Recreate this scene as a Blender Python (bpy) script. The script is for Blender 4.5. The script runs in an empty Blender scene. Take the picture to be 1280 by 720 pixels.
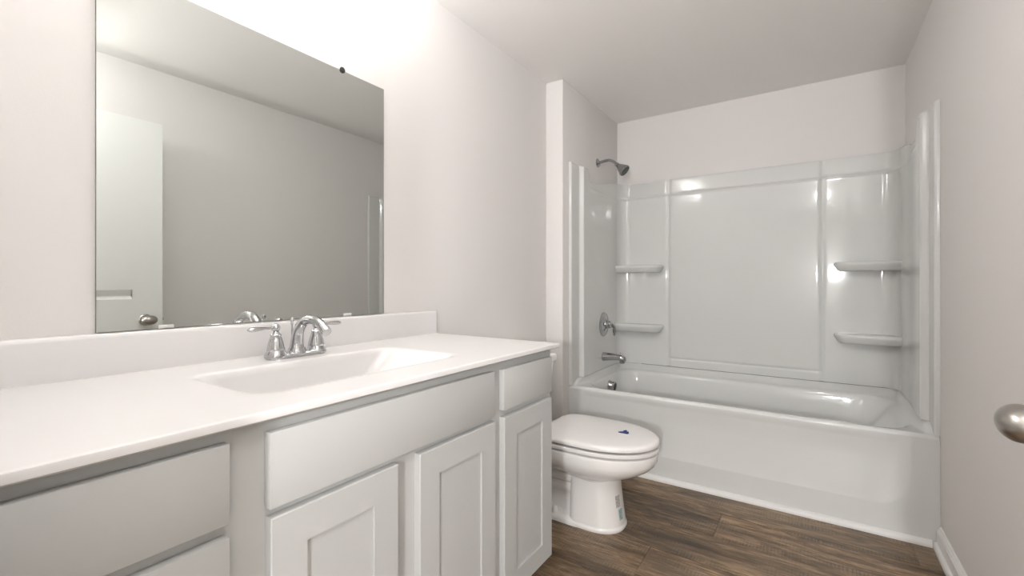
import bpy, bmesh, math, random
from mathutils import Vector, Matrix
PI = math.pi
random.seed(7)
C = bpy.context.scene.collection
S = bpy.context.scene

# ------------------------------------------------------------------ camera, world, lights, exposure
cam_d = bpy.data.cameras.new('camera')
cam = bpy.data.objects.new('camera', cam_d); C.objects.link(cam)
cam_d.sensor_width = 36.0
cam_d.lens = 559.4 / 1280 * 36.0
cam_d.shift_y = -5.0 / 1280
cam_d.clip_start = 0.02
cam.location = (0, 0, 1.045)
cam.rotation_euler = (PI / 2, 0, math.radians(33.80))
S.camera = cam
w = bpy.data.worlds.new('world'); S.world = w; w.use_nodes = True
w.node_tree.nodes['Background'].inputs[0].default_value = (1, 0.98, 0.95, 1)
w.node_tree.nodes['Background'].inputs[1].default_value = 0.25
S.view_settings.view_transform = 'Standard'
S.view_settings.look = 'None'
S.view_settings.gamma = 1.0
S.view_settings.use_curve_mapping = False
S.view_settings.exposure = 0.57
BULB_W = 3.8          # each of the three vanity bulbs
HALL_FILL_W = 84.0         # fill light added in the unseen hallway
ROOM_FILL_W = 7.2          # unseen fill light added under the bathroom ceiling
WARM = (0.975, 0.988, 1.0)

# ------------------------------------------------------------------ materials
def mat(name, col, rough=0.5, metal=0.0, bump=None, coat=0.0, spec=0.5, var=None):
    m = bpy.data.materials.new(name); m.use_nodes = True
    nt = m.node_tree; b = nt.nodes['Principled BSDF']
    b.inputs['Base Color'].default_value = (*col, 1)
    b.inputs['Roughness'].default_value = rough
    b.inputs['Metallic'].default_value = metal
    b.inputs['Coat Weight'].default_value = coat
    b.inputs['Coat Roughness'].default_value = 0.05
    b.inputs['Specular IOR Level'].default_value = spec
    if bump or var:
        tc = nt.nodes.new('ShaderNodeTexCoord')
    if bump:
        n = nt.nodes.new('ShaderNodeTexNoise'); n.inputs['Scale'].default_value = bump[0]
        n.inputs['Detail'].default_value = 3
        nt.links.new(tc.outputs['Object'], n.inputs['Vector'])
        bp = nt.nodes.new('ShaderNodeBump'); bp.inputs['Strength'].default_value = bump[1]
        bp.inputs['Distance'].default_value = bump[2]
        nt.links.new(n.outputs['Fac'], bp.inputs['Height'])
        nt.links.new(bp.outputs['Normal'], b.inputs['Normal'])
    if var:
        n2 = nt.nodes.new('ShaderNodeTexNoise'); n2.inputs['Scale'].default_value = var[0]
        n2.inputs['Detail'].default_value = 4
        nt.links.new(tc.outputs['Object'], n2.inputs['Vector'])
        mx = nt.nodes.new('ShaderNodeMix'); mx.data_type = 'RGBA'
        mx.inputs['A'].default_value = (*col, 1); mx.inputs['B'].default_value = (*var[1], 1)
        nt.links.new(n2.outputs['Fac'], mx.inputs['Factor'])
        nt.links.new(mx.outputs['Result'], b.inputs['Base Color'])
    return m

M = {}
M['wall'] = mat('wall_paint', (0.80, 0.77, 0.748), 0.85, bump=(260, 0.08, 0.002), spec=0.2)
M['ceil'] = mat('ceiling_paint', (0.94, 0.915, 0.89), 0.9, bump=(200, 0.1, 0.002), spec=0.15)
M['hall'] = mat('hall_paint', (0.38, 0.36, 0.34), 0.85, bump=(260, 0.08, 0.002))  # unseen hall walls, kept dark to cut light bouncing through the doorway
M['trim'] = mat('trim_paint', (0.82, 0.805, 0.785), 0.35, bump=(40, 0.03, 0.001))
M['cab'] = mat('cabinet_paint', (0.535, 0.533, 0.52), 0.55, bump=(60, 0.03, 0.001), spec=0.3)
M['gap'] = mat('dark_gap', (0.06, 0.055, 0.05), 0.8, bump=(50, 0.05, 0.001))
M['marble'] = mat('cultured_marble', (0.765, 0.742, 0.732), 0.24, var=(6, (0.795, 0.772, 0.762)))
M['acrylic'] = mat('acrylic', (0.72, 0.72, 0.70), 0.06, bump=(9, 0.015, 0.003), spec=0.4)
M['porc'] = mat('porcelain', (0.94, 0.915, 0.89), 0.10, bump=(5, 0.01, 0.002), coat=0.4)
M['seat'] = mat('seat_plastic', (0.88, 0.85, 0.83), 0.2, bump=(5, 0.01, 0.002))
M['chrome'] = mat('chrome', (0.58, 0.58, 0.59), 0.06, 1.0, bump=(30, 0.01, 0.001))
M['chrome_dim_reflect'] = mat('chrome_painted_dark_reflections', (0.42, 0.42, 0.425), 0.09, 1.0, bump=(30, 0.01, 0.001))  # chrome copy with a darker base, standing in for dark reflections
M['nickel'] = mat('satin_nickel', (0.44, 0.415, 0.385), 0.3, 1.0, bump=(90, 0.03, 0.0005))
M['door'] = mat('door_paint', (0.84, 0.84, 0.815), 0.4, bump=(120, 0.03, 0.0005))
M['mirror'] = mat('mirror_silver', (0.70, 0.72, 0.70), 0.0, 1.0, bump=None)
M['glass_edge'] = mat('mirror_glass_edge', (0.16, 0.20, 0.18), 0.15, bump=(50, 0.01, 0.001))
M['clip'] = mat('clear_clip', (0.75, 0.74, 0.72), 0.2, bump=(50, 0.01, 0.001))
M['darkclip'] = mat('dark_clip', (0.03, 0.03, 0.03), 0.3, bump=(50, 0.01, 0.001))
M['blue'] = mat('blue_film', (0.015, 0.03, 0.16), 0.35, bump=(80, 0.2, 0.002))
M['caulk'] = mat('caulk', (0.80, 0.79, 0.77), 0.5, bump=(80, 0.05, 0.001))
M['rubber'] = mat('dark_rubber', (0.07, 0.07, 0.07), 0.5, bump=(50, 0.05, 0.001))

def emit(name, col, s):
    m = bpy.data.materials.new(name); m.use_nodes = True
    b = m.node_tree.nodes['Principled BSDF']
    b.inputs['Base Color'].default_value = (0.9, 0.9, 0.88, 1)
    b.inputs['Emission Color'].default_value = (*col, 1)
    b.inputs['Emission Strength'].default_value = s
    return m
M['lampglass'] = emit('lit_lamp_glass', WARM, 5.0)

def wood():
    m = bpy.data.materials.new('vinyl_wood_planks'); m.use_nodes = True
    nt = m.node_tree; N = nt.nodes.new; L = nt.links.new
    b = nt.nodes['Principled BSDF']
    tc = N('ShaderNodeTexCoord'); at = N('ShaderNodeAttribute'); at.attribute_name = 'plank'
    sep = N('ShaderNodeSeparateXYZ'); L(tc.outputs['Object'], sep.inputs[0])
    def mul_add(src, mul, add_src=None, addmul=0):
        a = N('ShaderNodeMath'); a.operation = 'MULTIPLY'; L(src, a.inputs[0]); a.inputs[1].default_value = mul
        if add_src is None: return a.outputs[0]
        k = N('ShaderNodeMath'); k.operation = 'MULTIPLY_ADD'; L(add_src, k.inputs[0]); k.inputs[1].default_value = addmul
        L(a.outputs[0], k.inputs[2]); return k.outputs[0]
    def grain(sx, sy, off, detail, rough, dist=0.0):
        cb = N('ShaderNodeCombineXYZ')
        L(mul_add(sep.outputs['X'], sx, at.outputs['Fac'], off), cb.inputs['X'])
        L(mul_add(sep.outputs['Y'], sy), cb.inputs['Y'])
        L(mul_add(at.outputs['Fac'], 61.0), cb.inputs['Z'])
        n = N('ShaderNodeTexNoise'); n.inputs['Scale'].default_value = 1.0
        n.inputs['Detail'].default_value = detail; n.inputs['Roughness'].default_value = rough
        n.inputs['Distortion'].default_value = dist
        L(cb.outputs[0], n.inputs['Vector']); return n
    g1 = grain(2.6, 15.0, 37.0, 10, 0.72, 0.7)
    g2 = grain(11.0, 85.0, 11.0, 8, 0.75, 0.3)
    g3 = grain(0.9, 5.0, 23.0, 3, 0.5)
    r1 = N('ShaderNodeValToRGB'); L(g1.outputs['Fac'], r1.inputs[0])
    e = r1.color_ramp.elements
    e[0].position = 0.36; e[0].color = (0.052, 0.031, 0.016, 1)
    e[1].position = 0.65; e[1].color = (0.355, 0.252, 0.155, 1)
    x = r1.color_ramp.elements.new(0.5); x.color = (0.172, 0.111, 0.062, 1)
    r2 = N('ShaderNodeValToRGB'); L(g2.outputs['Fac'], r2.inputs[0])
    r2.color_ramp.elements[0].position = 0.40; r2.color_ramp.elements[0].color = (0.42, 0.40, 0.38, 1)
    r2.color_ramp.elements[1].position = 0.60; r2.color_ramp.elements[1].color = (1.25, 1.22, 1.18, 1)
    mx = N('ShaderNodeMix'); mx.data_type = 'RGBA'; mx.blend_type = 'MULTIPLY'; mx.inputs['Factor'].default_value = 0.9
    L(r1.outputs[0], mx.inputs['A']); L(r2.outputs[0], mx.inputs['B'])
    # grey weathered patches
    r3 = N('ShaderNodeValToRGB'); L(g3.outputs['Fac'], r3.inputs[0])
    r3.color_ramp.elements[0].position = 0.45; r3.color_ramp.elements[1].position = 0.72
    mg = N('ShaderNodeMix'); mg.data_type = 'RGBA'
    ml = N('ShaderNodeMath'); ml.operation = 'MULTIPLY'; L(r3.outputs[0], ml.inputs[0]); ml.inputs[1].default_value = 0.45
    L(ml.outputs[0], mg.inputs['Factor']); L(mx.outputs['Result'], mg.inputs['A'])
    mg.inputs['B'].default_value = (0.24, 0.185, 0.128, 1)
    # fine saw marks across the grain, in patches
    cw = N('ShaderNodeCombineXYZ'); L(mul_add(sep.outputs['X'], 1.0), cw.inputs['X']); L(mul_add(sep.outputs['Y'], 0.15), cw.inputs['Y'])
    wv = N('ShaderNodeTexWave'); wv.inputs['Scale'].default_value = 26; wv.inputs['Distortion'].default_value = 5.0; wv.inputs['Detail Scale'].default_value = 3.0
    L(cw.outputs[0], wv.inputs['Vector'])
    g4 = grain(3.0, 16.0, 91.0, 2, 0.5)
    r4 = N('ShaderNodeValToRGB'); L(g4.outputs['Fac'], r4.inputs[0])
    r4.color_ramp.elements[0].position = 0.52; r4.color_ramp.elements[1].position = 0.66
    mm = N('ShaderNodeMath'); mm.operation = 'MULTIPLY'; L(r4.outputs[0], mm.inputs[0]); L(wv.outputs['Fac'], mm.inputs[1])
    m2 = N('ShaderNodeMath'); m2.operation = 'MULTIPLY'; L(mm.outputs[0], m2.inputs[0]); m2.inputs[1].default_value = 0.24
    ms = N('ShaderNodeMix'); ms.data_type = 'RGBA'; L(m2.outputs[0], ms.inputs['Factor'])
    L(mg.outputs['Result'], ms.inputs['A']); ms.inputs['B'].default_value = (0.38, 0.295, 0.205, 1)
    # plank to plank brightness
    hv = N('ShaderNodeHueSaturation'); L(ms.outputs['Result'], hv.inputs['Color'])
    mr = N('ShaderNodeMapRange'); L(at.outputs['Fac'], mr.inputs[0]); mr.inputs[3].default_value = 0.9; mr.inputs[4].default_value = 1.32
    L(mr.outputs[0], hv.inputs['Value'])
    L(hv.outputs[0], b.inputs['Base Color'])
    b.inputs['Roughness'].default_value = 0.42
    bp = N('ShaderNodeBump'); bp.inputs['Strength'].default_value = 0.15; bp.inputs['Distance'].default_value = 0.002
    L(g2.outputs['Fac'], bp.inputs['Height']); L(bp.outputs['Normal'], b.inputs['Normal'])
    return m
M['wood'] = wood()

def sticker(name, base, ink, scale):
    m = bpy.data.materials.new(name); m.use_nodes = True
    nt = m.node_tree; b = nt.nodes['Principled BSDF']
    tc = nt.nodes.new('ShaderNodeTexCoord')
    n = nt.nodes.new('ShaderNodeTexNoise'); n.inputs['Scale'].default_value = scale; n.inputs['Detail'].default_value = 2
    nt.links.new(tc.outputs['Object'], n.inputs['Vector'])
    r = nt.nodes.new('ShaderNodeValToRGB'); r.color_ramp.elements[0].position = 0.46; r.color_ramp.elements[1].position = 0.54
    r.color_ramp.elements[0].color = (*ink, 1); r.color_ramp.elements[1].color = (*base, 1)
    nt.links.new(n.outputs['Fac'], r.inputs[0]); nt.links.new(r.outputs[0], b.inputs['Base Color'])
    b.inputs['Roughness'].default_value = 0.4
    return m
M['stickerA'] = sticker('label_print', (0.66, 0.63, 0.60), (0.33, 0.32, 0.31), 330)
M['stickerB'] = sticker('label_print_teal', (0.66, 0.66, 0.63), (0.12, 0.38, 0.40), 300)

# ------------------------------------------------------------------ helpers (all geometry given in world coordinates)
ORG = {}
def smooth(me, ang=35):
    me.polygons.foreach_set('use_smooth', [True] * len(me.polygons))
    me.set_sharp_from_angle(angle=math.radians(ang))
def obj(name, bm, m, parent=None, ang=35, origin=None, recalc=True):
    if recalc: bmesh.ops.recalc_face_normals(bm, faces=bm.faces)
    if parent is not None: o0 = ORG[parent.name]
    elif origin is not None: o0 = Vector(origin)
    else:
        xs = [v.co.x for v in bm.verts]; ys = [v.co.y for v in bm.verts]; zs = [v.co.z for v in bm.verts]
        o0 = Vector(((min(xs) + max(xs)) / 2, (min(ys) + max(ys)) / 2, min(zs)))
    bmesh.ops.translate(bm, verts=bm.verts, vec=-o0)
    me = bpy.data.meshes.new(name); bm.to_mesh(me); bm.free()
    me.materials.append(m if not isinstance(m, str) else M[m])
    smooth(me, ang)
    o = bpy.data.objects.new(name, me); C.objects.link(o)
    if parent is not None: o.parent = parent
    else: o.location = o0
    ORG[o.name] = o0
    return o
def thing(name, label, cat, loc, group=None):
    o = bpy.data.objects.new(name, None); C.objects.link(o); o.location = loc
    o.empty_display_size = 0.1
    o['label'] = label; o['category'] = cat
    if group: o['group'] = group
    ORG[o.name] = Vector(loc)
    return o
def tag(o, label, cat, group=None):
    o['label'] = label; o['category'] = cat
    if group: o['group'] = group
    return o
def struct(name, bm, m, label=None, parent=None, ang=35, cat=None):
    o = obj(name, bm, m, parent, ang)
    if parent is None:
        o['kind'] = 'structure'
        if label: o['label'] = label
        o['category'] = cat or name.split('_')[0]
    return o
def box(bm, x0, x1, y0, y1, z0, z1, bev=0.0, seg=2):
    r = bmesh.ops.create_cube(bm, size=1.0)
    vs = r['verts']
    for v in vs:
        v.co = Vector(((x0 + x1) / 2 + v.co.x * (x1 - x0), (y0 + y1) / 2 + v.co.y * (y1 - y0), (z0 + z1) / 2 + v.co.z * (z1 - z0)))
    if bev > 0:
        es = list({e for v in vs for e in v.link_edges})
        bmesh.ops.bevel(bm, geom=es, offset=bev, segments=seg, profile=0.5, affect='EDGES')
def bx(*a, **k):
    bm = bmesh.new(); box(bm, *a, **k); return bm
def loft(bm, rings, cap0=True, cap1=True, closed=True):
    R = [[bm.verts.new(p) for p in r] for r in rings]
    n = len(R[0])
    for a, b in zip(R, R[1:]):
        for i in range(n if closed else n - 1):
            j = (i + 1) % n
            bm.faces.new((a[i], a[j], b[j], b[i]))
    if cap0: bm.faces.new(list(reversed(R[0])))
    if cap1: bm.faces.new(R[-1])
    return R
def lathe(bm, prof, axis=(0, 0, 1), origin=(0, 0, 0), n=32, cap0=True, cap1=True):
    ax = Vector(axis).normalized(); q = Vector((0, 0, 1)).rotation_difference(ax); o = Vector(origin)
    rings = []
    for r, h in prof:
        rings.append([o + q @ Vector((max(r, 1e-5) * math.cos(2 * PI * i / n), max(r, 1e-5) * math.sin(2 * PI * i / n), h)) for i in range(n)])
    loft(bm, rings, cap0, cap1)
def tube(bm, pts, rad, n=20, cap=True, squash=1.0, up=None):
    P = [Vector(p) for p in pts]
    if not isinstance(rad, (list, tuple)): rad = [rad] * len(P)
    rings = []; prev = None
    for i, p in enumerate(P):
        t = (P[min(i + 1, len(P) - 1)] - P[max(i - 1, 0)]).normalized()
        if prev is None:
            u = Vector(up) if up else (Vector((0, 0, 1)) if abs(t.z) < 0.9 else Vector((0, 1, 0)))
        else: u = prev
        s = t.cross(u).normalized(); u = s.cross(t).normalized(); prev = u
        rings.append([p + s * (rad[i] * math.cos(2 * PI * k / n)) + u * (rad[i] * squash * math.sin(2 * PI * k / n)) for k in range(n)])
    loft(bm, rings, cap, cap)
def spline(pts, n=8):
    P = [Vector(p) for p in pts]; out = []
    for i in range(len(P) - 1):
        p0 = P[max(i - 1, 0)]; p1 = P[i]; p2 = P[i + 1]; p3 = P[min(i + 2, len(P) - 1)]
        for k in range(n):
            t = k / n
            out.append(0.5 * ((2 * p1) + (-p0 + p2) * t + (2 * p0 - 5 * p1 + 4 * p2 - p3) * t * t + (-p0 + 3 * p1 - 3 * p2 + p3) * t ** 3))
    out.append(P[-1]); return out
def lerp_list(vals, m):
    out = []
    for i in range(m):
        t = i / (m - 1) * (len(vals) - 1); k = min(int(t), len(vals) - 2); f = t - k
        out.append(vals[k] * (1 - f) + vals[k + 1] * f)
    return out
def sst(a, b, x):
    if a == b: return 0.0 if x < a else 1.0
    t = max(0, min(1, (x - a) / (b - a))); return t * t * (3 - 2 * t)
def rrect(x0, x1, y0, y1, r, z, nc=6, ns=10):
    """rounded rectangle, always the same point count"""
    r = min(r, (x1 - x0) / 2 - 1e-4, (y1 - y0) / 2 - 1e-4)
    pts = []
    cs = [((x1 - r, y0 + r), -PI / 2), ((x1 - r, y1 - r), 0), ((x0 + r, y1 - r), PI / 2), ((x0 + r, y0 + r), PI)]
    for i, ((cx, cy), a0) in enumerate(cs):
        arc = [(cx + r * math.cos(a0 + PI / 2 * k / nc), cy + r * math.sin(a0 + PI / 2 * k / nc)) for k in range(nc + 1)]
        pts += arc
        (nx, ny), na = cs[(i + 1) % 4]
        q = (nx + r * math.cos(na), ny + r * math.sin(na)); p = arc[-1]
        for k in range(1, ns):
            pts.append((p[0] + (q[0] - p[0]) * k / ns, p[1] + (q[1] - p[1]) * k / ns))
    if callable(z): return [Vector((x, y, z(x, y))) for x, y in pts]
    return [Vector((x, y, z)) for x, y in pts]
def oval(cx, cy, af, ab, b, z, n=48, ex=2.0, exb=None):
    """egg outline: af = reach to +x, ab = reach to -x, b = half width"""
    out = []
    for i in range(n):
        t = 2 * PI * i / n; c, s = math.cos(t), math.sin(t)
        e = ex if c > 0 else (exb or ex)
        x = math.copysign(abs(c) ** (2 / e), c) * (af if c > 0 else ab); y = math.copysign(abs(s) ** (2 / e), s) * b
        out.append(Vector((cx + x, cy + y, z)))
    return out

XL, XA, XR, YF, YJ, YB, ZC = -1.323, -1.209, 0.425, 0.020, 2.34, 3.225, 2.245
T = 0.11

# ------------------------------------------------------------------ the room shell
def floor():
    bm = bmesh.new(); lay = bm.faces.layers.float.new('plank')
    wd, ln, g = 0.2165, 1.30, 0.0012
    starts = {0: 0.335, 1: -0.338, 2: 0.42, 3: -0.531}
    box(bm, -1.44, 1.2, -1.7, 3.34, -0.06, -0.0035)
    for k in range(-4, 24):
        y1 = 2.436 - k * wd; y0 = y1 - wd
        if y0 < -1.7 - wd or y0 > 3.3: continue
        s = starts.get(k, random.uniform(-0.6, 0.6))
        x = s - 3 * ln
        while x < 1.2:
            a, b = max(x, -1.44), min(x + ln, 1.2)
            if b - a > 0.01:
                n0 = len(bm.faces)
                e = 0.0016
                top = [(a + g + e, y0 + g + e), (b - g - e, y0 + g + e), (b - g - e, y1 - g - e), (a + g + e, y1 - g - e)]
                bot = [(a + g, y0 + g), (b - g, y0 + g), (b - g, y1 - g), (a + g, y1 - g)]
                tv = [bm.verts.new((p[0], p[1], 0)) for p in top]; bv = [bm.verts.new((p[0], p[1], -0.0012)) for p in bot]
                cv = [bm.verts.new((p[0], p[1], -0.0036)) for p in bot]
                fs = [bm.faces.new(tv)]
                for i in range(4):
                    j = (i + 1) % 4
                    fs.append(bm.faces.new((bv[i], bv[j], tv[j], tv[i]))); fs.append(bm.faces.new((cv[i], cv[j], bv[j], bv[i])))
                v = random.random()
                for f in fs: f[lay] = v
            x += ln
    o = struct('floor', bm, 'wood', 'brown grey wood-look plank floor')
    return o
floor()
struct('ceiling', bx(-1.44, 1.2, -1.7, 3.34, ZC, ZC + 0.08), 'ceil', 'plain painted ceiling')
struct('wall_left', bx(XL - T, XL, YF - 0.115, YB + T, 0, ZC), 'wall', 'painted wall behind the vanity and toilet')
struct('wall_alcove', bx(XL, XA, YJ, YB, 0, ZC, bev=0.004), 'wall', 'short furred-out wall carrying the shower fittings')
struct('wall_back', bx(XL, XR, YB, YB + T, 0, ZC), 'wall', 'painted wall behind the bathtub')
struct('wall_right', bx(XR, XR + T, YF, YB + T, 0, ZC), 'wall', 'plain painted wall on the right')
bm = bmesh.new()
DX0, DX1, DH = -0.54, 0.345, 1.920
box(bm, XL, DX0, YF - 0.115, YF, 0, ZC); box(bm, DX1, 1.2, YF - 0.115, YF, 0, ZC); box(bm, DX0, DX1, YF - 0.115, YF, DH, ZC)
struct('wall_front', bm, 'wall', 'painted wall with the doorway')
bm = bmesh.new()
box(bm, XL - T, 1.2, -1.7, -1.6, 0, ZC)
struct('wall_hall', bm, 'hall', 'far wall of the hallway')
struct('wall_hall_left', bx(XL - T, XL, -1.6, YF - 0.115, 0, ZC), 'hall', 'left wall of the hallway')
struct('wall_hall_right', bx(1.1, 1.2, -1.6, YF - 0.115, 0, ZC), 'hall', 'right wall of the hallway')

def baseboard(bm, x0, x1, y0, y1, side):
    """colonial profile swept; side: +x face ('L'), -x face ('R'), -y face ('B')"""
    prof = [(0, 0), (0.026, 0), (0.026, 0.012), (0.022, 0.020), (0.014, 0.0235), (0.0135, 0.066), (0.010, 0.070), (0.011, 0.075), (0.006, 0.080), (0.0065, 0.084), (0.003, 0.088), (0, 0.088)]
    if side == 'R': ends = [[Vector((x1 - d, y, h)) for d, h in prof] for y in (y0, y1)]
    elif side == 'L': ends = [[Vector((x0 + d, y, h)) for d, h in prof] for y in (y0, y1)]
    else: ends = [[Vector((x, y1 - d, h)) for d, h in prof] for x in (x0, x1)]
    loft(bm, ends)
bm = bmesh.new(); baseboard(bm, 0, XR, 0.20, 2.408, 'R')
struct('baseboard_right', bm, 'trim', 'white baseboard with shoe moulding along the right wall', ang=20)
bm = bmesh.new(); baseboard(bm, XL, 0, 1.3595, YJ, 'L')
struct('baseboard_left', bm, 'trim', 'white baseboard behind the toilet', ang=20)
bm = bmesh.new(); baseboard(bm, XL + 0.026, XA, 0, YJ, 'B')
struct('baseboard_alcove', bm, 'trim', 'short white baseboard piece beside the tub', ang=20)
# quarter-round along the foot of the tub
bm = bmesh.new()
prof = [(0, 0), (0.020, 0), (0.020, 0.006)] + [(0.020 * math.cos(a), 0.006 + 0.018 * math.sin(a)) for a in [PI / 2 * k / 6 for k in range(1, 6)]] + [(0, 0.024)]
loft(bm, [[Vector((x, 2.4155 - d, h)) for d, h in prof] for x in (XA - 0.0, XR - 0.0265)])
struct('trim_1', bm, 'trim', 'white quarter-round along the foot of the bathtub')
# door casing, bathroom side and jamb
bm = bmesh.new()
for (a, b) in ((DX0, DX0 + 0.018), (DX1 - 0.018, DX1)): box(bm, a, b, YF - 0.115, YF, 0, DH)
box(bm, DX0, DX1, YF - 0.115, YF, DH - 0.018, DH)
box(bm, DX0 - 0.055, DX0 + 0.010, YF, YF + 0.015, 0, DH + 0.055, bev=0.003)
box(bm, DX1 - 0.008, DX1 + 0.055, YF, YF + 0.015, 0, DH + 0.055, bev=0.003)
box(bm, DX0 + 0.010, DX1 - 0.008, YF, YF + 0.015, DH - 0.008, DH + 0.055, bev=0.003)
struct('trim_2', bm, 'trim', 'white casing around the doorway')

# ------------------------------------------------------------------ open door against the right wall
def door():
    XF, TH = 0.291, 0.035        # face towards the room
    y0, y1, z0, z1 = 0.042, 0.962, 0.008, 1.908
    st = 0.130
    pan = [(y0 + st, y1 - st, 0.965, z1 - 0.105), (y0 + st, y1 - st, 0.22, 0.79)]
    bm = bmesh.new()
    ys = [y0, y0 + st, y1 - st, y1]; zs = [z0, 0.22, 0.79, 0.965, z1 - 0.105, z1]
    for X, sgn in ((XF, -1), (XF + TH, 1)):
        g = [[bm.verts.new((X, y, z)) for z in zs] for y in ys]
        for i in range(3):
            for j in range(5):
                f = bm.faces.new((g[i][j], g[i + 1][j], g[i + 1][j + 1], g[i][j + 1]))
                f.normal_update()
                if f.normal.x * sgn < 0: f.normal_flip()
                if i == 1 and j in (1, 3):
                    for th, dp in ((0.002, 0.0), (0.014, -0.014), (0.005, 0.0), (0.030, 0.012), (0.003, 0.0)):
                        bmesh.ops.inset_region(bm, faces=[f], thickness=th, depth=dp)
    for (a, b, c, d) in (((XF, y0), (XF + TH, y0), 0, 0), ((XF, y1), (XF + TH, y1), 0, 0)):
        vs = [bm.verts.new((a[0], a[1], z0)), bm.verts.new((b[0], b[1], z0)), bm.verts.new((b[0], b[1], z1)), bm.verts.new((a[0], a[1], z1))]
        bm.faces.new(vs)
    for z in (z0, z1):
        bm.faces.new([bm.verts.new(p) for p in ((XF, y0, z), (XF + TH, y0, z), (XF + TH, y1, z), (XF, y1, z))])
    bmesh.ops.remove_doubles(bm, verts=bm.verts, dist=1e-5)
    d = struct('door_1', bm, 'door', 'white two-panel door standing open along the right wall', ang=12)
    ky, kz = 0.887, 0.856
    bm = bmesh.new()
    lathe(bm, [(0.030, 0), (0.030, 0.003), (0.026, 0.007), (0.013, 0.009), (0.011, 0.026), (0.012, 0.034)], axis=(-1, 0, 0), origin=(XF, ky, kz))
    rose = obj('rosette', bm, 'nickel', d)
    bm = bmesh.new()
    # egg-shaped knob, long axis along the door
    rings = []
    n = 36
    for i in range(1, 24):
        t = PI * i / 24
        h = -math.cos(t); rr = math.sin(t)
        egg = 1.0
        rings.append([Vector((XF - 0.056 - 0.024 * h, ky + 0.036 * rr * math.cos(2 * PI * k / n), kz + 0.0255 * rr * math.sin(2 * PI * k / n))) for k in range(n)])
    loft(bm, rings)
    obj('door_knob', bm, 'nickel', d, ang=60)
    bm = bmesh.new()
    lathe(bm, [(0.030, 0), (0.030, 0.003), (0.026, 0.007), (0.013, 0.009), (0.011, 0.030), (0.020, 0.036), (0.027, 0.048), (0.024, 0.062), (0.012, 0.070)], axis=(1, 0, 0), origin=(XF + TH, ky, kz))
    obj('door_knob', bm, 'nickel', d, ang=60)
    obj('latch_plate', bx(XF + 0.006, XF + 0.029, y1 - 0.001, y1 + 0.0015, kz - 0.028, kz + 0.028, bev=0.0005), 'nickel', d)
    obj('latch_bolt', bx(XF + 0.012, XF + 0.023, y1, y1 + 0.010, kz - 0.008, kz + 0.008, bev=0.002), 'nickel', d)
    for z in (0.22, 0.95, 1.70):
        bm = bmesh.new(); lathe(bm, [(0.006, -0.045), (0.006, 0.045)], origin=(XF - 0.004, y0 - 0.004, z), n=14)
        obj('hinge', bm, 'nickel', d)
door()

# ------------------------------------------------------------------ vanity
YV0, YV1 = 0.042, 1.359
FR, FX = -0.751, -0.732
ZK = 0.115
van = thing('vanity_cabinet', 'white painted vanity base cabinet with shaker doors under the long sink counter', 'cabinet', (-1.04, 0.73, 0))
bm = bmesh.new()
box(bm, XL + 0.002, FR - 0.0005, YV0, YV0 + 0.016, ZK, 0.824)
box(bm, XL + 0.002, FR - 0.0005, YV1 - 0.016, YV1, ZK, 0.824)
box(bm, XL + 0.028, FR - 0.075, YV1 - 0.016, YV1, 0.0, ZK)
box(bm, XL + 0.002, FR - 0.075, YV0, YV0 + 0.016, 0.0, ZK)
box(bm, XL + 0.002, FR - 0.02, YV0 + 0.016, YV1 - 0.016, ZK, ZK + 0.016)
box(bm, XL + 0.002, XL + 0.01, YV0 + 0.016, YV1 - 0.016, ZK + 0.016, 0.824)
obj('carcass', bm, 'cab', van)
obj('toe_kick', bx(FR - 0.090, FR - 0.0755, YV0 + 0.016, YV1 - 0.0165, 0.0, ZK - 0.0005), 'cab', van)
bm = bmesh.new()
f0, f1 = FR - 0.019, FR
for a, b in ((YV0, YV0 + 0.034), (0.312, 0.400), (0.642, 0.732), (0.998, 1.066), (YV1 - 0.036, YV1)):
    box(bm, f0, f1, a, b, ZK, 0.8285)
for a, b, c, d in ((YV0, YV1, ZK, ZK + 0.03), (YV0, YV1, 0.796, 0.8285), (YV0, 0.36, 0.646, 0.690), (YV0, 0.36, 0.392, 0.424), (0.36, YV1, 0.652, 0.692)):
    box(bm, f0 + 0.0006, f1 - 0.0003, a, b, c, d)
obj('face_frame', bm, 'cab', van)
def slab(name, y0, y1, z0, z1):
    return obj(name, bx(FR + 0.0005, FX, y0, y1, z0, z1, bev=0.0022, seg=2), 'cab', van)
slab('drawer_front', 0.056, 0.326, 0.681, 0.803)
slab('drawer_front', 0.056, 0.326, 0.412, 0.661)
slab('drawer_front', 0.056, 0.326, 0.127, 0.392)
slab('false_drawer_front', 0.386, 1.009, 0.676, 0.802)
slab('drawer_front', 1.053, 1.337, 0.681, 0.799)
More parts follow.
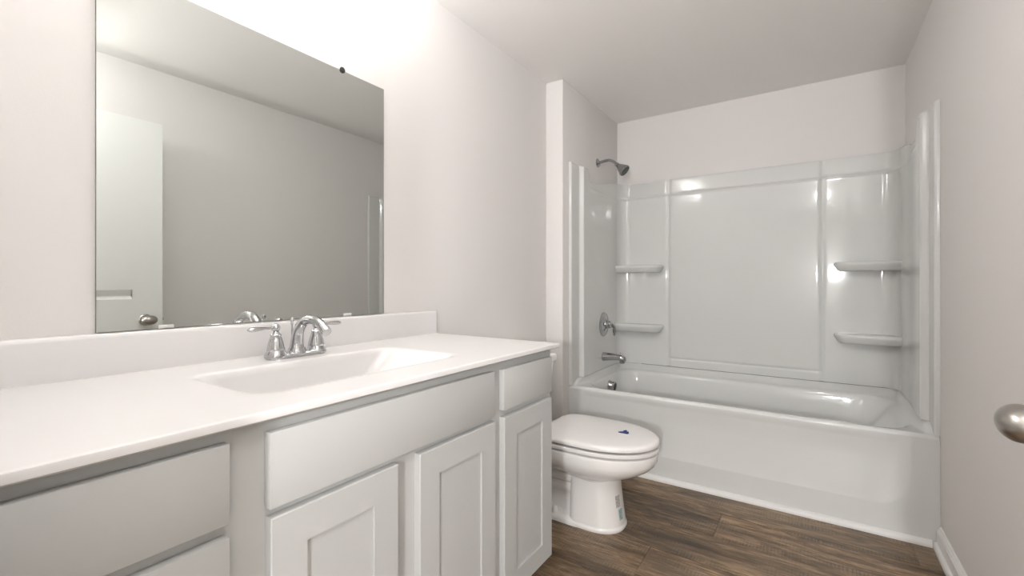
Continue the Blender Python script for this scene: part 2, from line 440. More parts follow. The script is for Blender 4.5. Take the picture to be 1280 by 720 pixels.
def shaker(y0, y1, z0=0.127, z1=0.661):
    bm = bmesh.new(); w = 0.062
    a = [Vector((0, y, z)) for y, z in ((y0, z0), (y1, z0), (y1, z1), (y0, z1))]
    b = [Vector((0, y, z)) for y, z in ((y0 + w, z0 + w), (y1 - w, z0 + w), (y1 - w, z1 - w), (y0 + w, z1 - w))]
    e = 0.002
    def at(q, x, d): 
        c = Vector((0, (y0 + y1) / 2, (z0 + z1) / 2)); out = []
        for p in q:
            out.append(Vector((x, p.y - math.copysign(d, p.y - c.y), p.z - math.copysign(d, p.z - c.z))))
        return out
    rings = [at(a, FR + 0.0005, 0), at(a, FX - e, 0), at(a, FX - e * .4, e * .3), at(a, FX, e), at(b, FX, -e * .6), at(b, FX - e * .6, 0), at(b, FX - 0.012, 0), at(b, FR + 0.0005, 0), at(a, FR + 0.0005, 0)]
    loft(bm, rings, False, False); bmesh.ops.remove_doubles(bm, verts=bm.verts, dist=1e-6)
    d = obj('door', bm, 'cab', van, ang=25)
    obj('panel', bx(FR + 0.002, FX - 0.0065, y0 + w - 0.0008, y1 - w + 0.0008, z0 + w - 0.0008, z1 - w + 0.0008), 'cab', None) if False else None
    bm = bx(FR + 0.002, FX - 0.0065, y0 + w + 0.0005, y1 - w - 0.0005, z0 + w + 0.0005, z1 - w - 0.0005)
    ORG[d.name] = ORG[van.name]
    obj('door_panel', bm, 'cab', d)
shaker(0.388, 0.659); shaker(0.722, 1.013); shaker(1.056, 1.337)

# countertop with integral basin and backsplash
ZT = 0.841
top = thing('countertop', 'long white cultured marble counter with a moulded rectangular sink', 'countertop', (-1.04, 0.73, 0.829))
bm = bmesh.new()
cx0, cx1, cy0, cy1 = XL + 0.001, -0.722, 0.0365, 1.381
rings = [rrect(cx0, cx1 - 0.004, cy0, cy1 - 0.004, 0.004, ZT - 0.0155),
         rrect(cx0, cx1, cy0, cy1, 0.005, ZT - 0.0125), rrect(cx0, cx1, cy0, cy1, 0.006, ZT - 0.004),
         rrect(cx0, cx1 - 0.0015, cy0, cy1 - 0.0015, 0.006, ZT - 0.001), rrect(cx0, cx1 - 0.005, cy0, cy1 - 0.005, 0.006, ZT)]
bx0, bx1, by0, by1 = -1.142, -0.842, 0.420, 0.985
def brect(ix0, ix1, iy0, iy1, r, z): return rrect(bx0 + ix0, bx1 - ix1, by0 + iy0, by1 - iy1, r, z)
rings += [rrect(cx0 + 0.002, cx1 - 0.011, cy0 + 0.006, cy1 - 0.011, 0.006, ZT), brect(-0.022, -0.022, -0.022, -0.022, 0.055, ZT), brect(-0.008, -0.008, -0.008, -0.008, 0.05, ZT), brect(0, 0, 0, 0, 0.045, ZT - 0.0012), brect(0.004, 0.004, 0.006, 0.008, 0.044, ZT - 0.005),
          brect(0.007, 0.007, 0.018, 0.024, 0.042, ZT - 0.018), brect(0.011, 0.013, 0.04, 0.062, 0.04, ZT - 0.05),
          brect(0.018, 0.022, 0.062, 0.10, 0.04, ZT - 0.098), brect(0.03, 0.035, 0.085, 0.125, 0.04, ZT - 0.125),
          brect(0.065, 0.07, 0.13, 0.16, 0.04, ZT - 0.136), brect(0.12, 0.12, 0.23, 0.23, 0.03, ZT - 0.140)]
loft(bm, rings, False, True)
obj('counter', bm, 'marble', top, ang=40)
bm = bmesh.new()
prof = [(0, 0), (0.021, 0), (0.021, 0.083), (0.0195, 0.0885), (0.016, 0.092), (0.010, 0.0935), (0, 0.0935)]
loft(bm, [[Vector((XL + 0.0005 + d, y, ZT + 0.0002 + h)) for d, h in prof] for y in (0.0365, cy1 - 0.003)] + [[Vector((XL + 0.0005 + d * 0.9, cy1 - 0.0005, ZT + 0.0002 + h * 0.985)) for d, h in prof]])
obj('backsplash', bm, 'marble', top, ang=30)
bm = bmesh.new()
lathe(bm, [(0.026, 0), (0.026, 0.003), (0.020, 0.005), (0.019, 0.002)], origin=(-0.99, 0.71, ZT - 0.1405))
lathe(bm, [(0.016, 0.002), (0.016, 0.007), (0.012, 0.0085)], origin=(-0.99, 0.71, ZT - 0.1405))
obj('drain', bm, 'chrome', top)

# faucet
fx, fy = -1.215, 0.716
fau = thing('faucet', 'polished chrome two-handle faucet behind the counter sink', 'faucet', (fx, fy, ZT))
bm = bmesh.new()
Z0 = ZT + 0.0003
loft(bm, [rrect(fx - 0.029, fx + 0.029, fy - 0.083, fy + 0.083, 0.0285, Z0, 10, 8), rrect(fx - 0.029, fx + 0.029, fy - 0.083, fy + 0.083, 0.0285, Z0 + 0.004, 10, 8),
          rrect(fx - 0.025, fx + 0.025, fy - 0.079, fy + 0.079, 0.0245, Z0 + 0.008, 10, 8), rrect(fx - 0.019, fx + 0.019, fy - 0.072, fy + 0.072, 0.0185, Z0 + 0.012, 10, 8),
          rrect(fx - 0.014, fx + 0.014, fy - 0.066, fy + 0.066, 0.0135, Z0 + 0.013, 10, 8)])
obj('base_plate', bm, 'chrome', fau, ang=50)
for s in (-1, 1):
    hy = fy + s * 0.060
    bm = bmesh.new()
    lathe(bm, [(0.0285, 0.004), (0.0285, 0.010), (0.0270, 0.014), (0.0235, 0.021), (0.0225, 0.023), (0.0232, 0.025), (0.0215, 0.032), (0.0190, 0.044), (0.0160, 0.054), (0.0135, 0.061), (0.0142, 0.063), (0.0142, 0.066), (0.0105, 0.069), (0.0085, 0.074)], origin=(fx, hy, Z0), n=40)
    h = obj('handle', bm, 'chrome', fau, ang=40)
    ORG[h.name] = ORG[fau.name]
    bm = bmesh.new()
    lathe(bm, [(0.006, -0.0125)] + [(0.0118 * math.sin(PI * k / 12), -0.0118 * math.cos(PI * k / 12)) for k in range(2, 12)] + [(0.001, 0.0118)], origin=(fx, hy, Z0 + 0.084), n=28)
    obj('finial', bm, 'chrome', h, ang=60)
    bm = bmesh.new()
    d = Vector((0.012 if s < 0 else 0.004, s * 0.078, 0)).normalized()
    pts = [Vector((fx, hy, Z0 + 0.084)) + d * t + Vector((0, 0, z)) for t, z in ((0.006, 0), (0.018, 0.0005), (0.032, 0.001), (0.046, 0.001), (0.060, 0.0008), (0.071, 0.0006), (0.078, 0.0004), (0.081, 0.0003))]
    tube(bm, pts, [0.0042, 0.0048, 0.0064, 0.0084, 0.0098, 0.0096, 0.0066, 0.0015], n=20, squash=0.62)
    obj('lever', bm, 'chrome', h, ang=60)
bm = bmesh.new()
path = spline([(fx, fy, Z0 + 0.010), (fx + 0.001, fy, Z0 + 0.040), (fx + 0.012, fy, Z0 + 0.076), (fx + 0.040, fy, Z0 + 0.101), (fx + 0.078, fy, Z0 + 0.106), (fx + 0.112, fy, Z0 + 0.096), (fx + 0.140, fy, Z0 + 0.077)], 7)
tube(bm, path, lerp_list([0.0215, 0.0175, 0.0150, 0.0138, 0.0132, 0.0128, 0.0124, 0.0122], len(path)), n=28, up=(0, 1, 0))
lathe(bm, [(0.026, 0.006), (0.026, 0.012), (0.0235, 0.018), (0.022, 0.024)], origin=(fx, fy, Z0), n=36)
sp = obj('spout', bm, 'chrome', fau, ang=50)
ORG[sp.name] = ORG[fau.name]
tip = path[-1]; td = (path[-1] - path[-2]).normalized()
bm = bmesh.new(); lathe(bm, [(0.0128, -0.010), (0.0131, 0.0), (0.0128, 0.004), (0.0100, 0.004)], axis=td, origin=tip)
obj('aerator', bm, 'chrome', sp)
bm = bmesh.new(); lathe(bm, [(0.0026, 0.008), (0.0026, 0.088), (0.0036, 0.089), (0.0036, 0.092), (0.0024, 0.094), (0.0062, 0.098), (0.0068, 0.103), (0.0048, 0.108), (0.001, 0.1095)], origin=(fx - 0.024, fy, Z0), n=20)
obj('lift_rod', bm, 'chrome', fau)

# mirror with its clips
MY0, MY1, MZ0, MZ1 = 0.311, 1.114, 0.9365, 1.766
mir = thing('wall_mirror', 'large frameless mirror on the wall above the sink backsplash', 'mirror', (XL + 0.003, 0.712, MZ0))
obj('backing', bx(XL + 0.0005, XL + 0.0052, MY0, MY1, MZ0, MZ1), 'glass_edge', mir)
bm = bmesh.new()
box(bm, XL + 0.0053, XL + 0.0062, MY0 + 0.0006, MY1 - 0.0006, MZ0 + 0.0006, MZ1 - 0.0006)
obj('mirror_glass', bm, 'mirror', mir)
def clip(y, z, up, m):
    bm = bmesh.new()
    s = 1 if up else -1
    lathe(bm, [(0.010, 0), (0.010, 0.002), (0.008, 0.003)], axis=(1, 0, 0), origin=(XL + 0.0064, y, z + s * 0.001), n=24)
    o = obj('clip', bm, m, mir)
clip(0.937, MZ1, True, 'darkclip')
for y in (0.956, 0.44):
    obj('clip', bx(XL + 0.0064, XL + 0.0095, y - 0.016, y + 0.016, MZ0 + 0.0002, MZ0 + 0.009, bev=0.0012), 'clip', mir)

# vanity light above the mirror (out of frame, it lights the room)
vl = thing('vanity_light', 'three-light nickel bar fixture above the mirror', 'light', (XL + 0.02, 0.712, 2.03))
obj('back_plate', bx(XL + 0.0005, XL + 0.022, 0.41, 1.01, 2.130, 2.200, bev=0.004), 'nickel', vl)
for y in (0.49, 0.712, 0.934):
    bm = bmesh.new(); tube(bm, spline([(XL + 0.02, y, 2.165), (XL + 0.055, y, 2.150), (XL + 0.112, y, 2.10), (XL + 0.12, y, 2.05)], 6), 0.007, n=14)
    lathe(bm, [(0.012, -0.02), (0.022, -0.012), (0.022, 0.0)], origin=(XL + 0.12, y, 2.045))
    obj('arm', bm, 'nickel', vl)
    bm = bmesh.new(); lathe(bm, [(0.020, -0.045), (0.036, -0.030), (0.050, 0.0), (0.060, 0.040), (0.058, 0.040), (0.048, 0.0), (0.034, -0.027), (0.018, -0.041)], origin=(XL + 0.12, y, 2.085), cap0=False, cap1=False)
    obj('shade', bm, 'lampglass', vl)
    ld = bpy.data.lights.new('bulb', 'POINT'); ld.energy = BULB_W; ld.color = WARM; ld.shadow_soft_size = 0.04
    lo = bpy.data.objects.new('bulb', ld); C.objects.link(lo); lo.location = (XL + 0.12, y, 2.158)

# ------------------------------------------------------------------ toilet
TY = 1.86
toi = thing('toilet', 'white toilet with closed elongated lid between the vanity and the bathtub', 'toilet', (-0.93, TY, 0))
def seat_ring(z, d=0.0, xb=-1.025):
    # elongated outline: half ellipse front, squared back
    return oval(-0.785, TY, 0.263 - d, (-0.785 - xb) - d, 0.194 - d, z, 72, 2.05, 5.5)
bm = bmesh.new()
loft(bm, [seat_ring(0.3765, 0.03), seat_ring(0.3762, 0.003), seat_ring(0.3772, 0.0005), seat_ring(0.379, 0), seat_ring(0.387, 0), seat_ring(0.3935, 0.0025), seat_ring(0.3975, 0.009), seat_ring(0.3995, 0.022), seat_ring(0.4015, 0.05), seat_ring(0.4032, 0.10), seat_ring(0.4038, 0.15)])
obj('lid', bm, 'seat', toi, ang=50)
bm = bmesh.new()
def hole_ring(z, d): return oval(-0.785, TY, 0.185 + d, 0.15 + d, 0.118 + d, z, 72, 2.0, 2.2)
loft(bm, [hole_ring(0.3475, 0.004), seat_ring(0.3520, 0.03), seat_ring(0.3518, 0.003), seat_ring(0.3528, 0.0005), seat_ring(0.356, 0), seat_ring(0.362, 0), seat_ring(0.3660, 0.001), seat_ring(0.3672, 0.004), seat_ring(0.3672, 0.016), hole_ring(0.3675, 0.004), hole_ring(0.364, 0), hole_ring(0.351, 0), hole_ring(0.3475, 0.004)], False, False)
bmesh.ops.remove_doubles(bm, verts=bm.verts, dist=1e-6)
obj('seat', bm, 'seat', toi, ang=50)
for s in (-1, 1):
    bm = bmesh.new()
    lathe(bm, [(0.013, -0.022), (0.014, -0.018), (0.014, 0.018), (0.013, 0.022)], axis=(0, 1, 0), origin=(-1.034, TY + s * 0.072, 0.370), n=20)
    box(bm, -1.048, -1.024, TY + s * 0.072 - 0.018, TY + s * 0.072 + 0.018, 0.3435, 0.370, bev=0.003)
    obj('hinge', bm, 'seat', toi)
# bowl
def bowl_ring(z, tip, xb, hw, ex=2.05, xc=-0.79): return oval(xc, TY, tip - xc, xc - xb, hw, z, 72, ex, 2.8)
bm = bmesh.new()
loft(bm, [bowl_ring(0.195, -0.700, -0.92, 0.090), bowl_ring(0.212, -0.692, -0.95, 0.100), bowl_ring(0.222, -0.668, -0.99, 0.116), bowl_ring(0.236, -0.626, -1.03, 0.142), bowl_ring(0.254, -0.588, -1.06, 0.164), bowl_ring(0.274, -0.556, -1.075, 0.180),
          bowl_ring(0.290, -0.540, -1.08, 0.1875), bowl_ring(0.299, -0.535, -1.085, 0.1900), bowl_ring(0.306, -0.5315, -1.085, 0.192), bowl_ring(0.334, -0.528, -1.085, 0.193), bowl_ring(0.3410, -0.529, -1.082, 0.192), bowl_ring(0.3432, -0.533, -1.078, 0.188),
          bowl_ring(0.3435, -0.60, -0.94, 0.118), bowl_ring(0.32, -0.62, -0.93, 0.112), bowl_ring(0.25, -0.66, -0.91, 0.08), bowl_ring(0.215, -0.70, -0.86, 0.045)], True, True)
bowl = obj('bowl', bm, 'porc', toi, ang=40)
bm = bmesh.new()
loft(bm, [rrect(-1.22, -1.02, TY - 0.105, TY + 0.105, 0.03, z, 5, 6) for z in (0.242, 0.28, 0.332)] + [rrect(-1.22, -1.02, TY - 0.12, TY + 0.12, 0.03, 0.3435, 5, 6)])
obj('tank_shelf', bm, 'porc', toi)
# front column of the pedestal
def colp(z, d, a, back):
    t = max(0.0, 1 - z / 0.22)
    ex = 2.3 if math.cos(a) > 0 else 6.0
    A = (0.105 + 0.026 * t ** 1.3 if math.cos(a) > 0 else back + 0.002 * t) + d
    Bw = 0.096 + 0.012 * t ** 1.5 + d
    c, q = math.cos(a), math.sin(a)
    return Vector((-0.795 + math.copysign(abs(c) ** (2 / ex), c) * A, TY + math.copysign(abs(q) ** (2 / ex), q) * Bw, z))
def col(z, d=0.0): return [colp(z, d, 2 * PI * k / 80, 0.090) for k in range(80)]
bm = bmesh.new()
loft(bm, [col(0.0), col(0.006, 0.003), col(0.014, 0.003), col(0.018, 0.0)] + [col(0.024 + 0.18 * k / 12) for k in range(13)] + [col(0.222, -0.004)])
ped = obj('pedestal', bm, 'porc', toi, ang=40)
# trapway behind the column: foot plate and ribbed sides
bm = bmesh.new()
loft(bm, [rrect(-1.15, -0.80, TY - 0.110, TY + 0.110, 0.05, z, 6, 6) for z in (0.0, 0.010)] + [rrect(-1.148, -0.80, TY - 0.107, TY + 0.107, 0.05, 0.018, 6, 6), rrect(-1.14, -0.80, TY - 0.100, TY + 0.100, 0.05, 0.026, 6, 6), rrect(-1.13, -0.80, TY - 0.080, TY + 0.080, 0.05, 0.032, 6, 6)])
obj('foot', bm, 'porc', toi, ang=40)
bm = bmesh.new()
rg = []
for z, hw in ((0.026, 0.056), (0.05, 0.050), (0.08, 0.046), (0.105, 0.048), (0.118, 0.060), (0.135, 0.071), (0.148, 0.072), (0.156, 0.064), (0.161, 0.060), (0.167, 0.070), (0.182, 0.084), (0.196, 0.086), (0.204, 0.078), (0.209, 0.075), (0.216, 0.088), (0.235, 0.10), (0.28, 0.10)):
    rg.append(rrect(-1.12, -0.82, TY - hw, TY + hw, 0.04, z, 6, 6))
loft(bm, rg)
obj('trapway', bm, 'porc', toi, ang=50)
for s in (-1, 1):
    bm = bmesh.new(); lathe(bm, [(0.016, 0), (0.016, 0.004), (0.013, 0.020), (0.009, 0.027), (0.003, 0.030)], origin=(-0.955, TY + s * 0.086, 0.026), n=24)
    obj('bolt_cap', bm, 'seat', toi)
# tank and lid
bm = bmesh.new()
def tank(z):
    t = (0.647 - z) / 0.295
    return rrect(-1.310, -1.112 - 0.03 * t, TY - 0.222 + 0.045 * t ** 1.4, TY + 0.222 - 0.045 * t ** 1.4, 0.035, z, 8, 10)
loft(bm, [rrect(-1.29, -1.16, TY - 0.16, TY + 0.16, 0.03, 0.3435, 8, 10), tank(0.352)] + [tank(0.352 + 0.295 * k / 12) for k in range(1, 13)])
obj('tank', bm, 'porc', toi, ang=40)
bm = bmesh.new()
def tl(z, d): return rrect(-1.318 + d, -1.100 - d, TY - 0.234 + d, TY + 0.234 - d, 0.034, z, 8, 10)
loft(bm, [tl(0.6475, 0.004), tl(0.650, 0.001), tl(0.654, 0), tl(0.673, 0), tl(0.680, 0.003), tl(0.683, 0.010), tl(0.684, 0.03)])
obj('tank_lid', bm, 'porc', toi, ang=40)
bm = bmesh.new()
lathe(bm, [(0.012, 0), (0.012, 0.006), (0.006, 0.008), (0.006, 0.016)], axis=(1, 0, 0), origin=(-1.118, TY - 0.15, 0.59), n=20)
tube(bm, [(-1.103, TY - 0.15, 0.59), (-1.101, TY - 0.12, 0.588), (-1.100, TY - 0.085, 0.582), (-1.100, TY - 0.078, 0.581)], [0.006, 0.006, 0.008, 0.004], n=14, squash=0.6)
obj('flush_lever', bm, 'chrome', toi)
# printed stickers on the pedestal column
def patch(name, a0, a1, z0, z1, m, lab):
    bm = bmesh.new()
    g = [[bm.verts.new(colp(z0 + (z1 - z0) * j / 6, 0.0006, a0 + (a1 - a0) * i / 8, 0.09)) for j in range(7)] for i in range(9)]
    for i in range(8):
        for j in range(6): bm.faces.new((g[i][j], g[i + 1][j], g[i + 1][j + 1], g[i][j + 1]))
    o = obj(name, bm, m, toi); o['label'] = lab
patch('sticker', -0.40, -0.12, 0.098, 0.146, 'stickerA', 'grey printed sticker')
patch('sticker', -0.28, -0.04, 0.044, 0.088, 'stickerB', 'teal printed sticker')

# scrap of blue film lying on the lid
bm = bmesh.new()
random.seed(3)
outline = [(-0.024, -0.008), (-0.010, -0.012), (0.004, -0.009), (0.015, -0.011), (0.022, -0.002), (0.014, 0.004), (0.009, 0.012), (0.001, 0.006), (-0.010, 0.008), (-0.018, 0.002)]
zt = 0.4042
lo_ = []; hi_ = []
for k, (a, b) in enumerate(outline):
    lo_.append(Vector((-0.672 + a, 1.872 + b, zt - 0.001 + 0.0)))
    hi_.append(Vector((-0.672 + a * 0.92, 1.872 + b * 0.92, zt + 0.0025 + (0.007 if k in (4, 6, 7) else 0.001 * random.random()))))
loft(bm, [lo_, hi_, [Vector((-0.672 + a * .4, 1.872 + b * .4, zt + 0.004)) for a, b in outline]])
tag(obj('plastic_scrap', bm, 'blue', ang=20), 'small crumpled dark blue plastic scrap lying on the closed toilet lid', 'scrap')

# ------------------------------------------------------------------ bathtub
tub = thing('bathtub', 'white acrylic alcove bathtub with smooth apron along the far wall', 'bathtub', (-0.39, 2.82, 0))
TX0, TX1, TY0, TY1 = XA + 0.001, XR - 0.001, 2.416, YB - 0.001
ZR = 0.437
def zside(x, y): return ZR + 0.033 * sst(2.425, 2.50, y)
bm = bmesh.new()
def tr(dx0, dx1, dy0, dy1, r, z): return rrect(TX0 + dx0, TX1 - dx1, TY0 + dy0, TY1 - dy1, r, z, 10, 24)
rings = [tr(0, 0, 0.0, 0, 0.003, lambda x, y: zside(x, y) - 0.012), tr(0.001, 0.001, 0.0025, 0.001, 0.003, lambda x, y: zside(x, y) - 0.005), tr(0.002, 0.002, 0.007, 0.002, 0.003, lambda x, y: zside(x, y) - 0.0005),
         tr(0.030, 0.030, 0.014, 0.030, 0.02, lambda x, y: zside(x, y) + 0.001),
         tr(0.038, 0.038, 0.016, 0.042, 0.03, lambda x, y: ZR + 0.002 + 0.022 * sst(2.44, 2.52, y)),
         tr(0.044, 0.044, 0.022, 0.052, 0.03, lambda x, y: ZR + 0.002 + 0.004 * sst(2.44, 2.52, y)),
         tr(0.070, 0.060, 0.050, 0.080, 0.13, ZR - 0.002), tr(0.078, 0.068, 0.058, 0.088, 0.13, ZR - 0.005), tr(0.084, 0.080, 0.064, 0.094, 0.13, ZR - 0.014),
         tr(0.089, 0.10, 0.068, 0.100, 0.13, ZR - 0.035), tr(0.096, 0.16, 0.074, 0.108, 0.13, ZR - 0.12), tr(0.106, 0.235, 0.082, 0.118, 0.13, ZR - 0.22),
         tr(0.12, 0.30, 0.094, 0.13, 0.125, ZR - 0.295), tr(0.17, 0.36, 0.12, 0.155, 0.11, ZR - 0.33), tr(0.23, 0.43, 0.17, 0.20, 0.09, ZR - 0.345), tr(0.40, 0.6, 0.28, 0.30, 0.06, ZR - 0.35)]
loft(bm, rings, False, True)
obj('basin', bm, 'acrylic', tub, ang=60)
# apron: a shallow recessed panel with a rolled lower ledge, fading out upwards
bm = bmesh.new()
nx, nz = 120, 110
def apr(x, z):
    m = sst(TX0 + 0.06, TX0 + 0.11, x) * (1 - sst(0.27, 0.345, x))
    # lower edge rises round the right hand corner
    ze = 0.128 + 0.085 * (max(0, x - 0.22) / 0.115) ** 2 if x > 0.22 else 0.128
    low = 0.0 if z < ze else 1 - math.exp(-(z - ze) / 0.075)
    up = 1 - sst(0.30, 0.425, z) * 0.75
    y = TY0 + 0.0 + 0.018 * m * low * up
    y = TY0 + (y - TY0) * (1 - sst(ZR - 0.05, ZR - 0.012, z))
    return y
G = []
for i in range(nx + 1):
    x = TX0 + (TX1 - TX0) * i / nx
    G.append([bm.verts.new((x, apr(x, z), z)) for z in [0.0005 + (ZR - 0.012 - 0.0005) * j / nz for j in range(nz + 1)]])
for i in range(nx):
    for j in range(nz): bm.faces.new((G[i][j], G[i + 1][j], G[i + 1][j + 1], G[i][j + 1]))
# give it thickness towards the alcove
bk = [[bm.verts.new((TX0 + (TX1 - TX0) * i / nx, TY0 + 0.030, z)) for z in (0.0005, ZR - 0.012)] for i in range(nx + 1)]
for i in range(nx):
    bm.faces.new((bk[i][0], bk[i][1], bk[i + 1][1], bk[i + 1][0]))
    bm.faces.new((G[i][0], bk[i][0], bk[i + 1][0], G[i + 1][0]))
obj('apron', bm, 'acrylic', tub, ang=60)
bm = bmesh.new()
ox = TX0 + 0.1005
lathe(bm, [(0.036, 0.0), (0.036, 0.006), (0.032, 0.010), (0.030, 0.026), (0.034, 0.028), (0.034, 0.040), (0.028, 0.044), (0.026, 0.042)], axis=(1, 0, -0.12), origin=(ox - 0.012, 2.83, 0.372), n=36)
ov = obj('overflow_cover', bm, 'chrome', tub)
ORG[ov.name] = ORG[tub.name]
bm = bmesh.new()
lathe(bm, [(0.024, 0.0), (0.024, 0.0012), (0.022, 0.0018)], axis=(1, 0, -0.12), origin=(ox - 0.012 + 0.0432, 2.83, 0.372 - 0.0052), n=28)
obj('overflow_slot', bm, 'rubber', ov)
bm = bmesh.new(); lathe(bm, [(0.034, 0), (0.034, 0.003), (0.026, 0.005), (0.024, 0.012), (0.010, 0.014)], origin=(-0.86, 2.82, ZR - 0.351), n=30)
obj('drain', bm, 'chrome', tub)

# ------------------------------------------------------------------ tub surround
sur = thing('tub_surround', 'glossy white three-piece wall surround with corner shelves above the bathtub', 'surround', (-0.39, 3.0, 0.47))
Z0S = 0.4725
ZTOP = 1.776
SL, SRt = -1.175, 0.395      # side panel faces near the back corner
# back panel
def backy(x, z):
    y = 3.207
    # rounded inside corners
    for e, sgn in ((SL, 1), (SRt, -1)):
        d = (x - e) * sgn; R = 0.075
        if d < R: y -= (R - math.sqrt(max(0, R * R - (R - max(d, 0)) ** 2)))
    # ledge / top band: slightly proud below the ledge line
    cen = sst(-0.834, -0.822, x) * (1 - sst(0.046, 0.058, x))
    corner = 1 - sst(-1.10, -1.05, x) + sst(0.27, 0.32, x)
    band = sst(1.664, 1.674, z)
    y -= 0.004 * (1 - band)
    y += 0.007 * (math.exp(-((x + 0.829) / 0.011) ** 2) + math.exp(-((x - 0.051) / 0.011) ** 2))
    y -= 0.006 * math.exp(-((z - 1.668) / 0.008) ** 2)
    # central flat field, let in a little, with a soft rim
    pz = sst(0.526, 0.538, z)
    y += 0.004 * cen * math.exp(-((z - 0.530) / 0.008) ** 2) - 0.003 * cen * pz * (1 - band)
    return min(y, 3.2215)
def dens(breaks, coarse):
    out = set()
    for a, b, st in breaks:
        k = 0
        while a + k * st < b: out.add(round(a + k * st, 5)); k += 1
        out.add(round(b, 5))
    return sorted(out)
xs = dens([(SL, SL + 0.09, 0.005), (SL + 0.09, -0.86, 0.03), (-0.86, -0.80, 0.003), (-0.80, 0.02, 0.04), (0.02, 0.08, 0.003), (0.08, SRt - 0.09, 0.03), (SRt - 0.09, SRt, 0.005)], 0)
zs = dens([(Z0S, 0.51, 0.02), (0.51, 0.55, 0.002), (0.55, 1.63, 0.05), (1.63, 1.70, 0.0025), (1.70, ZTOP - 0.006, 0.02), (ZTOP - 0.006, ZTOP, 0.002)], 0)
bm = bmesh.new()
def yb(x, z):
    y = backy(x, z)
    if z > ZTOP - 0.006: y += 0.003 * ((z - ZTOP + 0.006) / 0.006) ** 2
    return min(y, 3.2225)
G = [[bm.verts.new((x, yb(x, z), z)) for z in zs] for x in xs]
for i in range(len(xs) - 1):
    for j in range(len(zs) - 1): bm.faces.new((G[i][j], G[i + 1][j], G[i + 1][j + 1], G[i][j + 1]))
B = [[bm.verts.new((x, YB - 0.0008, z)) for z in (zs[0], zs[-1])] for x in xs]
for i in range(len(xs) - 1):
    bm.faces.new((G[i][-1], G[i + 1][-1], B[i + 1][1], B[i][1])); bm.faces.new((G[i][0], B[i][0], B[i + 1][0], G[i + 1][0]))
    bm.faces.new((B[i][0], B[i][1], B[i + 1][1], B[i + 1][0]))
obj('back_panel', bm, 'acrylic', sur, ang=50)
# side panels
def side_panel(left):
    W = XA if left else XR
    s = 1 if left else -1
    back = abs((SL if left else SRt) - W)
    ys = dens([(2.417, 2.423, 0.001), (2.423, 2.515, 0.02), (2.515, 2.55, 0.0025), (2.55, 2.60, 0.02), (2.60, 2.68, 0.005), (2.68, 3.20, 0.03)], 0)
    ys += [3.2235]
    def prof(y):
        p = 0.018
        if y < 2.423: p = 0.018 - 0.004 * ((2.423 - y) / 0.006) ** 2
        p += (0.044 - 0.018) * sst(2.520, 2.540, y)
        p -= (0.044 - back) * sst(2.59, 2.95, y)
        return p
    def top(y):
        t = ZTOP - 0.008 * sst(2.515, 2.54, y)
        t -= 0.075 * sst(2.585, 2.64, y)
        t += 0.083 * sst(2.66, 3.20, y)
        return t
    def zbot(y): return 0.4395 + 0.033 * sst(2.420, 2.50, y) + 0.001
    nz = 60
    bm = bmesh.new(); G = []; Bk = []
    for y in ys:
        zt_, zb_ = top(y), zbot(y)
        vs = [zb_ + (zt_ - zb_) * j / 40 for j in range(34)] + [zb_ + (zt_ - zb_) * (33 / 40 + 7 / 40 * j / 40) for j in range(1, 41)]
        col_ = []
        for z in vs:
            p = prof(y)
            if y > 2.60:
                p += 0.004 * math.exp(-((z - 1.646) / 0.006) ** 2) * sst(2.60, 2.70, y)
            if z > zt_ - 0.008: p -= 0.004 * ((z - zt_ + 0.008) / 0.008) ** 2
            col_.append(bm.verts.new((W + s * p, y, z)))
        G.append(col_)
        Bk.append([bm.verts.new((W + s * 0.0008, y, zb_)), bm.verts.new((W + s * 0.0008, y, zt_))])
    m = len(G[0])
    for i in range(len(ys) - 1):
        for j in range(m - 1): bm.faces.new((G[i][j], G[i + 1][j], G[i + 1][j + 1], G[i][j + 1]))
        bm.faces.new((G[i][-1], G[i + 1][-1], Bk[i + 1][1], Bk[i][1])); bm.faces.new((G[i][0], Bk[i][0], Bk[i + 1][0], G[i + 1][0]))
        bm.faces.new((Bk[i][0], Bk[i][1], Bk[i + 1][1], Bk[i + 1][0]))
    bm.faces.new(G[0] + [Bk[0][1], Bk[0][0]])
    obj('side_panel', bm, 'acrylic', sur, ang=50)
side_panel(True); side_panel(False)
